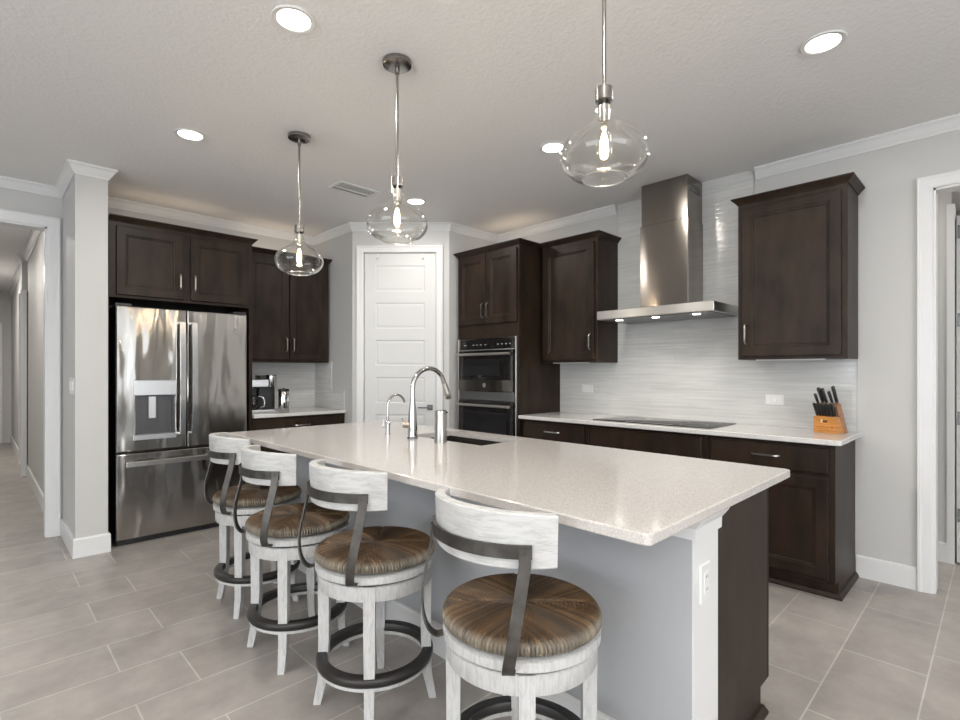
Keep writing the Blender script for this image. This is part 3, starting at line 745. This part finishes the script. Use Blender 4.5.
isl(MB().box(2.195, 2.212, EY0, EY0+.02, .1, CTZ-.001, .001), 'face_edge', mat('cabinet_edge', (.006, .005, .0045), .6, spec=.2))
isl(MB().sweep([(2.115, EY1), (2.115, EY0), (KX1, EY0)], [(0, 0), (.022, 0), (.022, .008), (.010, .032), (0, .034)]), 'toe_moulding', WOOD)
isl(MB().sweep([(KX0, EY0), (KX0, EY1)], [(0, 0), (.014, 0), (.014, .128), (.009, .135), (0, .137)]), 'baseboard', TRIM)
for i in range(4):      # doors on the working side, facing +X
    y0 = EY0+.03+i*(EY1-EY0-.06)/4; y1 = y0+(EY1-EY0-.06)/4-.008
    M_ = Matrix.Translation((2.195, y0, 0)) @ Matrix.Rotation(PI/2, 4, 'Z')
    d = MB().door(0, y1-y0, .125, CTZ-.03).xf(M_); d = isl(d, 'door', WOOD)
    isl(MB().strap([(2.216, y0+.03 if i % 2 else y1-.03, .68), (2.243, y0+.03 if i % 2 else y1-.03, .69), (2.243, y0+.03 if i % 2 else y1-.03, .78), (2.216, y0+.03 if i % 2 else y1-.03, .79)], (0, 1, 0), .011, .008), 'handle', NICKEL, d)
# island top with the sink cut-out
mb = MB()
def rr(d, z, rad=.018):
    pts = []
    for cx, cy, a in ((IX0+d, IY0+d, PI), (IX1-d, IY0+d, 1.5*PI), (IX1-d, IY1-d, 0), (IX0+d, IY1-d, .5*PI)):
        ox = cx+(rad if a in (PI, .5*PI) else -rad); oy = cy+(rad if a in (PI, 1.5*PI) else -rad)
        for i in range(6): pts.append((ox+rad*math.cos(a+i*PI/10), oy+rad*math.sin(a+i*PI/10), z))
    return pts
def hole(z):
    pts = []
    for cx, cy in ((SX0, SY0), (SX1, SY0), (SX1, SY1), (SX0, SY1)):
        pts += [(cx, cy, z)]*1
    return pts
Zt, Zb = .914, CTZ
rings = [rr(.004, Zb), rr(.0012, Zb+.0015), rr(0, Zb+.004), rr(0, Zt-.004), rr(.0012, Zt-.0015), rr(.004, Zt)]
R_ = [[mb.bm.verts.new(p) for p in r] for r in rings]
n_ = len(R_[0])
for a, b in zip(R_, R_[1:]):
    for i in range(n_): mb.bm.faces.new((a[i], a[(i+1) % n_], b[(i+1) % n_], b[i]))
ht = [mb.bm.verts.new(p) for p in hole(Zt)]; hb = [mb.bm.verts.new(p) for p in hole(Zb)]
for i in range(4): mb.bm.faces.new((ht[i], ht[(i+1) % 4], hb[(i+1) % 4], hb[i]))
for ring, h in ((R_[-1], ht), (R_[0], hb)):
    for c in range(4):
        nxt = (c+1) % 4
        for i in range(5): mb.bm.faces.new((ring[c*6+i], ring[c*6+i+1], h[c]))
        mb.bm.faces.new((ring[c*6+5], ring[nxt*6], h[nxt], h[c]))
o = mb.build('island_countertop', QUARTZ)
tag(o, 'large pale speckled quartz top of the kitchen island', 'countertop')
# sink bowl
t = thing('sink', 'dark undermount sink in the island top', 'sink', (SX0, SY0, 0))
W_, L_ = SX1-SX0, SY1-SY0
MB().loops([ring_ for ring_ in (
    [(-.009, -.009, CTZ-.002), (W_+.009, -.009, CTZ-.002), (W_+.009, L_+.009, CTZ-.002), (-.009, L_+.009, CTZ-.002)],
    [(-.004, -.004, CTZ-.002), (W_+.004, -.004, CTZ-.002), (W_+.004, L_+.004, CTZ-.002), (-.004, L_+.004, CTZ-.002)],
    [(0.0, 0.0, CTZ-.02), (W_, 0, CTZ-.02), (W_, L_, CTZ-.02), (0, L_, CTZ-.02)],
    [(.01, .01, .70), (W_-.01, .01, .70), (W_-.01, L_-.01, .70), (.01, L_-.01, .70)],
    [(.03, .03, .68), (W_-.03, .03, .68), (W_-.03, L_-.03, .68), (.03, L_-.03, .68)])], close_start=False).build('bowl', SINKM, t)
MB().cyl(.045, .681, .684, W_/2, L_/2).build('drain', CHROME, t, smooth=40)
# main faucet
t = thing('kitchen_faucet', 'tall chrome gooseneck pull-down faucet behind the island sink', 'faucet', (1.765, 2.345, .914))
MB().cyl(.031, 0, .010).build('base_plate', STEELD, t, smooth=40)
MB().lathe([(.027, .010), (.027, .06), (.022, .16), (.016, .215), (.016, .225)], n=28, cs=True, ce=True).build('body', CHROME, t, smooth=50)
R0 = .120; arc = [(0, 0, .22), (0, 0, .272)] + [(R0-R0*math.cos(a), 0, .277+R0*math.sin(a)) for a in [PI*i/16*.91 for i in range(17)]]
MB().tube(arc, .0135, 16).build('spout', CHROME, t, smooth=60)
e_ = Vector(arc[-1]); dd = (e_-Vector(arc[-2])).normalized()
MB().tube([e_-dd*.002, e_+dd*.01, e_+dd*.06, e_+dd*.095, e_+dd*.10], [.0145, .015, .019, .021, .018], 16).box(e_.x+.022, e_.x+.032, -.008, .008, e_.z-.055, e_.z-.02, .003).build('spray_head', NICKEL, t, smooth=50)
MB().cyl(.019, -.054, .0, 0, 0, .078, axis='y').tube([(0, -.046, .078), (.0, -.052, .108), (0, -.058, .116)], .006, 8).xf(Matrix.Rotation(PI*1.25, 4, 'Z')).build('handle', mat('handle_bronze', (.34, .29, .24), .3, 1), t, smooth=40)
# filtered-water tap
t = thing('water_tap', 'slim chrome filtered-water tap to the left of the main faucet', 'faucet', (1.765, 2.590, .914))
MB().cyl(.017, 0, .006).lathe([(.014, .006), (.014, .075), (.008, .082)], n=20, cs=True, ce=True).build('body', CHROME, t, smooth=40)
R0 = .062; arc = [(0, 0, .08), (0, 0, .170)] + [(R0-R0*math.cos(a), 0, .175+R0*math.sin(a)) for a in [PI*i/14*.93 for i in range(15)]]
MB().tube(arc, .0070, 12).build('spout', CHROME, t, smooth=60)
MB().cyl(.009, -.032, -.008, 0, 0, .05, axis='x', n=16).tube([(-.026, 0, .05), (-.026, 0, .10)], .003, 8).xf(Matrix.Rotation(-PI*.25, 4, 'Z')).build('handle', NICKEL, t, smooth=40)
# soap dispenser
t = thing('soap_dispenser', 'brushed steel cylinder soap dispenser at the near edge of the sink', 'soap dispenser', (1.775, 2.110, .914))
MB().cyl(.0345, 0, .006).lathe([(.0335, .006), (.0335, .152), (.031, .156)], n=32, ce=True).build('body', BRUSHED, t, smooth=40)
MB().lathe([(.031, .156), (.031, .168), (.026, .172)], n=28, ce=True, cs=True).tube([(0, 0, .163), (.03, 0, .161), (.046, 0, .157)], .006, 8).build('pump', CHROME, t, smooth=40)

# outlets
def outlet(name, label, cat, M_, horizontal=False, switch=False, gangs=1):
    t = thing(name, label, cat); t.matrix_world = M_
    wv, hv = (.072*1, .117)
    if horizontal: wv, hv = hv, wv
    if gangs == 2: wv = .117
    def rect(i, y): return [(-wv/2+i, y, -hv/2+i), (wv/2-i, y, -hv/2+i), (wv/2-i, y, hv/2-i), (-wv/2+i, y, hv/2-i)]
    MB().loops([rect(0, 0), rect(0, -.003), rect(.003, -.006)]).build('cover_plate', WHITEP, t)
    iw, ih = (.033, .067) if not horizontal else (.067, .033)
    f = MB().slab(-iw/2, iw/2, -ih/2, ih/2, -.0055, .003, .001).build('receptacle' if not switch else 'rocker', mat('outlet_face', (.72, .72, .71), .3), t)
    if not switch:
        mb = MB()
        for s in (-1, 1):
            for q in (-1, 1):
                if horizontal: mb.box(s*.019-.004, s*.019+.004, -.0092, -.0084, q*.006-.001, q*.006+.001)
                else: mb.box(q*.006-.001, q*.006+.001, -.0092, -.0084, s*.019-.004, s*.019+.004)
        mb.build('slots', SLOT, f)
    else:
        MB().box(-.006, .006, -.016, -.008, .002, .020, .002).build('toggle', WHITEP, f)
    return t
def onwall(x, y, z, rz): return Matrix.Translation((x, y, z)) @ Matrix.Rotation(rz, 4, 'Z')
outlet('power_outlet', 'white horizontal outlet on the tile left of the cooktop', 'outlet', onwall(BX, 2.64, 1.14, R90), True)
outlet('power_outlet', 'white horizontal outlet on the tile between cooktop and knife block', 'outlet', onwall(BX, 1.110, 1.096, R90), True)
outlet('power_outlet', 'white upright outlet on the white end of the island', 'outlet', onwall(1.592, EY0, .648, 0))
t = thing('light_switch', 'white multi-gang light switch on the wall end beside the hallway', 'light switch', (.486, 4.640, 1.19), R90)
MB().box(-.105, .105, -.006, -.0003, -.058, .058, .002).build('cover_plate', WHITEP, t)
for i in range(4):
    MB().box(-.069+i*.046-.016, -.069+i*.046+.016, -.010, -.0055, -.033, .033, .001).build('rocker', mat('rocker_white', (.72, .72, .71), .3), t)

# ------------------------------------------------------------------ knife block
KX, KY, KR = 3.792, .752, math.radians(-108)
KB = thing('knife_block', 'bamboo knife block full of black-handled knives on the range counter', 'knife block', (KX, KY, .914), KR)
# local: x to the right, front towards -y; the block and its knives lean towards the front
bw = .130
def side(x, pts): return [(x, p[0], p[1]) for p in pts]
def prism(pts): return MB().loops([side(-bw/2, pts), side(bw/2, pts)])
prism([(-.055, .001), (-.055, .10), (-.016, .10), (.030, .001)]).build('front_block', PLATE, KB)
prism([(.031, .001), (-.015, .101), (-.045, .165), (-.004, .184), (.074, .001)]).build('back_block', PLATED, KB)
MB().box(-.010, .016, -.0562, -.0548, .064, .078).build('emblem', mat('emblem_dark', (.05, .02, .015), .5), KB)
MB().box(-.022, -.012, -.0560, -.0548, .064, .082).build('emblem_figure', mat('emblem_light', (.75, .6, .4), .5), KB)
mb = MB()
mb.tube([(-.045+.004*i, -.0550, .036+.0025*math.sin(i*1.9)) for i in range(20)], .0012, 5)
mb.build('printed_line', RED, KB)
MB().box(.040, .048, -.0560, -.0548, .031, .041).build('printed_mark', RED, KB)
def knife(p, d, L, wdt, label, grp):
    t = thing('kitchen_knife', label, 'knife', (0, 0, 0), 0, grp)
    Mw = Matrix.Translation((KX, KY, .914)) @ Matrix.Rotation(KR, 4, 'Z')
    p = Mw @ Vector(p); d = (Mw.to_3x3() @ Vector(d)).normalized()
    t.location = p
    t.rotation_mode = 'QUATERNION'; t.rotation_quaternion = d.to_track_quat('Z', 'X')
    MB().tube([(0, 0, .006), (0, 0, .02), (0, 0, L*.6), (0, 0, L-.004), (0, 0, L)], [wdt*.42, wdt*.46, wdt*.5, wdt*.5, wdt*.36], 8).build('handle', BLACK, t, smooth=50)
    MB().cyl(wdt*.45, 0, .007, n=10).build('bolster', CHROME, t, smooth=40)
    MB().cyl(wdt*.30, L-.001, L+.0015, n=10).build('end_cap', CHROME, t, smooth=40)
ords = ['first', 'second', 'third', 'fourth', 'fifth', 'sixth', 'seventh']
for i in range(7):
    knife((-.054+i*.018, -.036, .1035), (0, -.42, .907), .086, .0165, 'black steak knife handle, %s from the left in the front row of the knife block' % ords[i], 'steak knives in the knife block')
big = [(-.052, -.030, .068, .017, 'short black-handled knife at the left end of the back row'), (-.032, -.014, .100, .021, 'tall black-handled knife second from the left in the back row'),
       (-.006, -.020, .100, .020, 'black-handled knife in the middle of the back row with a shiny end'), (.026, -.018, .080, .018, 'black-handled knife fourth from the left in the back row'),
       (.051, -.014, .112, .021, 'tallest black-handled knife at the right end of the back row')]
for x, y, L, wd, lb in big:
    knife((x, y, (.172+(y+.045)*.467)), (-.06 if x < .03 else 0, -.42, .907), L, wd, lb, 'large knives in the knife block')

# ------------------------------------------------------------------ counter stools
def make_stool(loc, base_rot, seat_rot, label):
    t = thing('counter_stool', label, 'stool', loc, seat_rot, 'counter stools along the island')
    br = base_rot - seat_rot
    grp = [t]
    for k in range(4):
        a = br + PI/4 + k*PI/2
        M_ = Matrix.Rotation(a, 4, 'Z')
        prof = [(0, .200, .026), (.004, .200, .029), (.10, .198, .034), (.25, .197, .039), (.40, .197, .041), (.50, .198, .042), (.532, .198, .042)]
        rings = []
        for z, rc, s_ in prof:
            splay = .024*max(0, (.16-z)/.16)**1.6
            c = rc+splay
            rings.append([(c-s_/2, -s_/2, z), (c+s_/2, -s_/2, z), (c+s_/2, s_/2, z), (c-s_/2, s_/2, z)])
        MB().loops(rings).xf(M_).build('leg', WASH, t)
    MB().lathe([(.185, .478), (.216, .478), (.218, .482), (.218, .528), (.214, .532), (.185, .532)]+[(.185, .478)], n=48).build('apron', WASH, t, smooth=40)
    MB().lathe([(.150, .532), (.207, .532), (.207, .540), (.150, .540), (.150, .532)], n=40).build('swivel_plate', BLACK, t, smooth=40)
    MB().lathe([(.02, .540), (.222, .540), (.228, .544), (.228, .566), (.222, .570), (.02, .570)], n=56, cs=True, ce=True).build('seat_ring', WASH, t, smooth=40)
    # woven strands modelled into the surface: they run to the rim inside each of four quarters
    prof = [(.215, 0), (.224, .003), (.230, .009), (.232, .017), (.230, .027), (.225, .035), (.217, .041), (.207, .0445)]
    prof += [(.207-.0118*i, .0445+.004*math.sin(PI*i/17)) for i in range(1, 18)]
    nseg = 1080; rings = []
    for r, h in prof:
        ring = []
        for i in range(nseg):
            a = 2*PI*i/nseg; x, y = math.cos(a)*r, math.sin(a)*r
            ac, al = (y, abs(x)) if abs(x) > abs(y) else (x, abs(y))
            d = .0085*abs(math.sin(ac/(.62+1.63*al)*270+.3))**.7 - .0085
            seam = abs(abs(x)-abs(y))
            d -= .0035*math.exp(-(seam/.008)**2)
            up = min(1, max(0, (.232-r)/.022)) if h > .017 else 0
            d *= min(1, r/.05)
            ring.append(((r+d*(1-up))*math.cos(a), (r+d*(1-up))*math.sin(a), h+d*up))
        rings.append(ring)
    MB().loops(rings, True, True).build('rush_seat', RUSH, t, smooth=80, loc=(0, 0, .578))
    MB().lathe([(.182, .184), (.186, .176), (.220, .176), (.225, .184), (.225, .200), (.220, .208), (.186, .208), (.182, .200), (.182, .184)], n=56).build('foot_ring', FOOT, t, smooth=60)
    MB().lathe([(.186, .162), (.217, .162), (.217, .176), (.186, .176), (.186, .162)], n=48).build('ring_support', WASH, t, smooth=40)
    # curved back plank
    n = 28; half = math.radians(61); rings = []
    for i in range(n+1):
        a = PI - half + 2*half*i/n
        c, s = math.cos(a), math.sin(a)
        flare = .008
        def P(r, z): return (r*c+.006, r*s, z)
        zt = .950 - .012*abs(2*i/n-1)**2
        rings.append([P(.219, .809), P(.223, .806), P(.245, .806), P(.249, .810), P(.255, zt-.004), P(.251, zt), P(.229, zt), P(.225, zt-.004)])
    MB().loops(rings).build('backrest', WASHH, t, smooth=30)
    # iron band and straps
    sa, sb = math.radians(43), math.radians(34)
    pts = []; wd = []
    for i in range(15):
        a = PI - sa - math.radians(4) + 2*(sa+math.radians(4))*i/14
        pts.append((.2545*math.cos(a), .2545*math.sin(a), .853))
    MB().strap(pts, (0, 0, 1), .034, .005).build('iron_band', IRON, t)
    for s in (-1, 1):
        a = PI + s*sa
        c, sn = math.cos(a), math.sin(a)
        prof = [(.229, .552), (.246, .550), (.262, .560), (.277, .584), (.286, .624), (.286, .674), (.275, .735), (.263, .800), (.2565, .862)]
        pts = []
        # smooth the outline
        for i in range(len(prof)-1):
            for u in (0, .33, .66):
                p0 = prof[max(i-1, 0)]; p1 = prof[i]; p2 = prof[i+1]; p3 = prof[min(i+2, len(prof)-1)]
                def cr(a_, b_, c_, d_): return .5*((2*b_)+(-a_+c_)*u+(2*a_-5*b_+4*c_-d_)*u*u+(-a_+3*b_-3*c_+d_)*u**3)
                r_, z_ = cr(p0[0], p1[0], p2[0], p3[0]), cr(p0[1], p1[1], p2[1], p3[1])
                aa = PI + s*(sb + (sa-sb)*min(1, max(0, (z_-.56)/.26)))
                pts.append((r_*math.cos(aa), r_*math.sin(aa), z_))
        pts.append((prof[-1][0]*c, prof[-1][0]*sn, prof[-1][1]))
        st_ = MB().strap(pts, (-sn, c, 0), .030, .005).build('iron_strap', IRON, t, smooth=30)
        for dz in (.853,):
            MB().cyl(.005, -.003, .003, n=10).xf(Matrix.Translation((.2590*c, .2590*sn, dz)) @ Matrix.Rotation(a, 4, 'Z') @ Matrix.Rotation(PI/2, 4, 'Y')).build('rivet', IRON, st_)
    return t
st0 = make_stool((1.135, .985, 0), 0, 0, 'whitewashed swivel stool nearest the camera, by the white island end')
for loc, rz, lr, lb in (((1.122, 1.730, 0), 4, 2, 'whitewashed swivel stool second from the white island end'),
                        ((1.085, 2.325, 0), 0, 2, 'whitewashed swivel stool third from the white island end'),
                        ((1.141, 2.960, 0), -3, 0, 'whitewashed swivel stool nearest the refrigerator')):
    c = copy_tree(st0); c.location = loc; c.rotation_euler = (0, 0, math.radians(rz)); c['label'] = lb
    for ch in c.children:      # the swivel seats stand at other angles than their legs
        if ch.name.startswith('leg'): ch.rotation_euler = (0, 0, math.radians(lr))

# ------------------------------------------------------------------ pendants
def pendant(loc, label, drop=0):
    t = thing('pendant_light', label, 'pendant light', loc, 0, 'glass pendants over the island')
    # local z = 0 is the ceiling
    MB().lathe([(.001, -.0005), (.066, -.0005), (.068, -.004), (.066, -.020), (.058, -.024), (.02, -.026), (.001, -.026)], n=40, cs=True, ce=True).build('canopy', DNICK, t, smooth=40)
    MB().cyl(.0065, -.53-drop, -.026, n=14).cyl(.011, -.06, -.026, n=14).build('rod', DNICK, t, smooth=40)
    MB().lathe([(.024, -.522), (.0285, -.525), (.0285, -.566), (.020, -.566), (.018, -.522)], n=28, cs=True, ce=True).build('socket_cap', DNICK, t, smooth=40)
    prof = [(.0275, -.560), (.0278, -.580), (.0290, -.606), (.034, -.622), (.050, -.641), (.085, -.664), (.120, -.690), (.140, -.720), (.142, -.751), (.128, -.782), (.102, -.806), (.0730, -.817)]
    pts = []
    for i in range(len(prof)-1):
        for u in (0, .25, .5, .75):
            p0 = prof[max(i-1, 0)]; p1 = prof[i]; p2 = prof[i+1]; p3 = prof[min(i+2, len(prof)-1)]
            def cr(a_, b_, c_, d_): return .5*((2*b_)+(-a_+c_)*u+(2*a_-5*b_+4*c_-d_)*u*u+(-a_+3*b_-3*c_+d_)*u**3)
            pts.append((cr(p0[0], p1[0], p2[0], p3[0]), cr(p0[1], p1[1], p2[1], p3[1])))
    pts.append(prof[-1])
    inner = [(r-.003, z+.001) for r, z in pts][::-1]
    MB().lathe(pts + [(.0705, -.8185)] + inner + [pts[0]], n=64).build('glass_shade', GLASS, t, smooth=60)
    MB().lathe([(.0715+.0022*math.cos(a), -.818+.0022*math.sin(a)) for a in [2*PI*q/8 for q in range(9)]], n=56).build('rim', RIMG, t, smooth=60)
    bu = MB().lathe([(.013, -.640), (.014, -.652), (.020, -.680), (.024, -.710), (.023, -.738), (.013, -.757), (.001, -.761)], n=28, ce=True).build('bulb', GLASS, t, smooth=60)
    MB().cyl(.017, -.632, -.580, n=20).cyl(.005, -.58, -.53, n=10).build('bulb_base', NICKEL, bu, smooth=40)
    mb = MB()
    for k in range(6):
        a = k*PI/3
        mb.tube([(.004*math.cos(a), .004*math.sin(a), -.668), (.012*math.cos(a), .012*math.sin(a), -.70), (.012*math.cos(a), .012*math.sin(a), -.735)], .0016, 6)
    mb.build('filament', FILA, bu)
    l = bpy.data.lights.new('pendant_bulb', 'POINT'); l.energy = 2.5; l.color = (1, .80, .56); l.shadow_soft_size = .02
    lo = bpy.data.objects.new('pendant_bulb', l); COL.objects.link(lo); lo.parent = t; lo.location = (0, 0, -.71)
    for ch in t.children:
        if not ch.name.startswith(('canopy', 'rod')): ch.location.z -= drop
    return t
pendant((1.461, .910, CZ), 'glass globe pendant nearest the camera, top of rod out of frame')
pendant((1.400, 1.978, CZ), 'glass globe pendant in the middle of the row, before the pantry door', .018)
pendant((1.412, 3.022, CZ), 'glass globe pendant farthest away, before the dark wall cabinets', .028)

# recessed ceiling lights
def can(x, y, label, power=8, grp='recessed ceiling lights'):
    t = thing('recessed_light', label, 'ceiling light', (x, y, CZ), 0, grp)
    MB().lathe([(.066, -.001), (.086, -.001), (.088, -.004), (.084, -.009), (.070, -.009), (.066, -.006), (.066, -.001)], n=40).build('trim_ring', WHITEP, t, smooth=50)
    MB().cyl(.067, -.005, -.001, n=36).build('lens', LAMP, t)
    l = bpy.data.lights.new('recessed_lamp', 'AREA'); l.shape = 'DISK'; l.size = .13; l.energy = power; l.color = (1, .95, .88)
    lo = bpy.data.objects.new('recessed_lamp', l); COL.objects.link(lo); lo.parent = t; lo.location = (0, 0, -.012)
    return t
can(.928, 2.036, 'recessed ceiling light left of the near pendant rods, at the photo top')
can(2.652, .551, 'recessed ceiling light at the upper right, near the right wall')
can(.928, 3.466, 'recessed ceiling light above the refrigerator, at the left')
can(2.650, 2.028, 'recessed ceiling light left of the nearest glass globe')
can(2.658, 3.484, 'small distant recessed light just right of the middle pendant')
can(.928, .551, 'recessed ceiling light above the camera, out of view')
for x, y in ((-1.2, -1.2), (-3, -1.2), (-1.2, 2), (-3, 2), (1.2, -2.2)):
    can(x, y, 'recessed ceiling light in the living room behind the camera')
for y in (6.6, 10.0): can(-.3, y, 'recessed ceiling light in the hallway, hidden by the opening head' if y < 7 else 'recessed ceiling light deep in the hallway', 14 if y < 7 else 34)
can(4.40, 1.0, 'recessed ceiling light in the passage behind the range wall', 8)
can(5.2, -.9, 'added recessed fill light, unseen, in the room behind the right doorway', 22)  # unseen lamp added to brighten the room beyond the doorway

# ceiling vent
t = thing('ceiling_vent', 'white slotted air vent in the ceiling between the far pendants', 'vent', (2.14, 3.605, CZ))
VW, VD = .175, .10
MB().box(-VW, VW, -VD, -VD+.022, -.008, -.0005, .001).box(-VW, VW, VD-.022, VD, -.008, -.0005, .001).box(-VW, -VW+.022, -VD+.022, VD-.022, -.008, -.0005).box(VW-.022, VW, -VD+.022, VD-.022, -.008, -.0005).build('frame', WHITEP, t)
MB().box(-VW+.02, VW-.02, -VD+.02, VD-.02, -.002, -.0006).build('backing', SLOT, t)
for i in range(13):
    x = -VW+.03+i*.0242
    MB().box(x-.005, x+.005, -VD+.022, .02, -.007, -.002).build('slat', WHITEP, t)
MB().box(-VW+.022, VW-.022, .02, .048, -.007, -.002).build('divider', WHITEP, t)

# stands and bowls added out of view around the two ceiling fill spots
for i, (x, y) in enumerate(CEIL_FILLS):
    t = thing('fill_lamp', 'added fill lamp %s behind the camera, out of view' % ('on the window side' if i else 'near the glass doors'), 'lamp', (x, y, 0))
    MB().lathe([(.14, .0005), (.14, .015), (.03, .03)], n=32, cs=True, ce=True).build('base', IRON, t, smooth=40)
    MB().cyl(.012, .03, 1.66, n=16).build('pole', IRON, t, smooth=40)
    MB().lathe([(.02, 1.66), (.10, 1.69), (.17, 1.74), (.172, 1.74), (.10, 1.685), (.02, 1.655)], n=32, cs=True, ce=True).build('bowl', WHITEP, t, smooth=40)
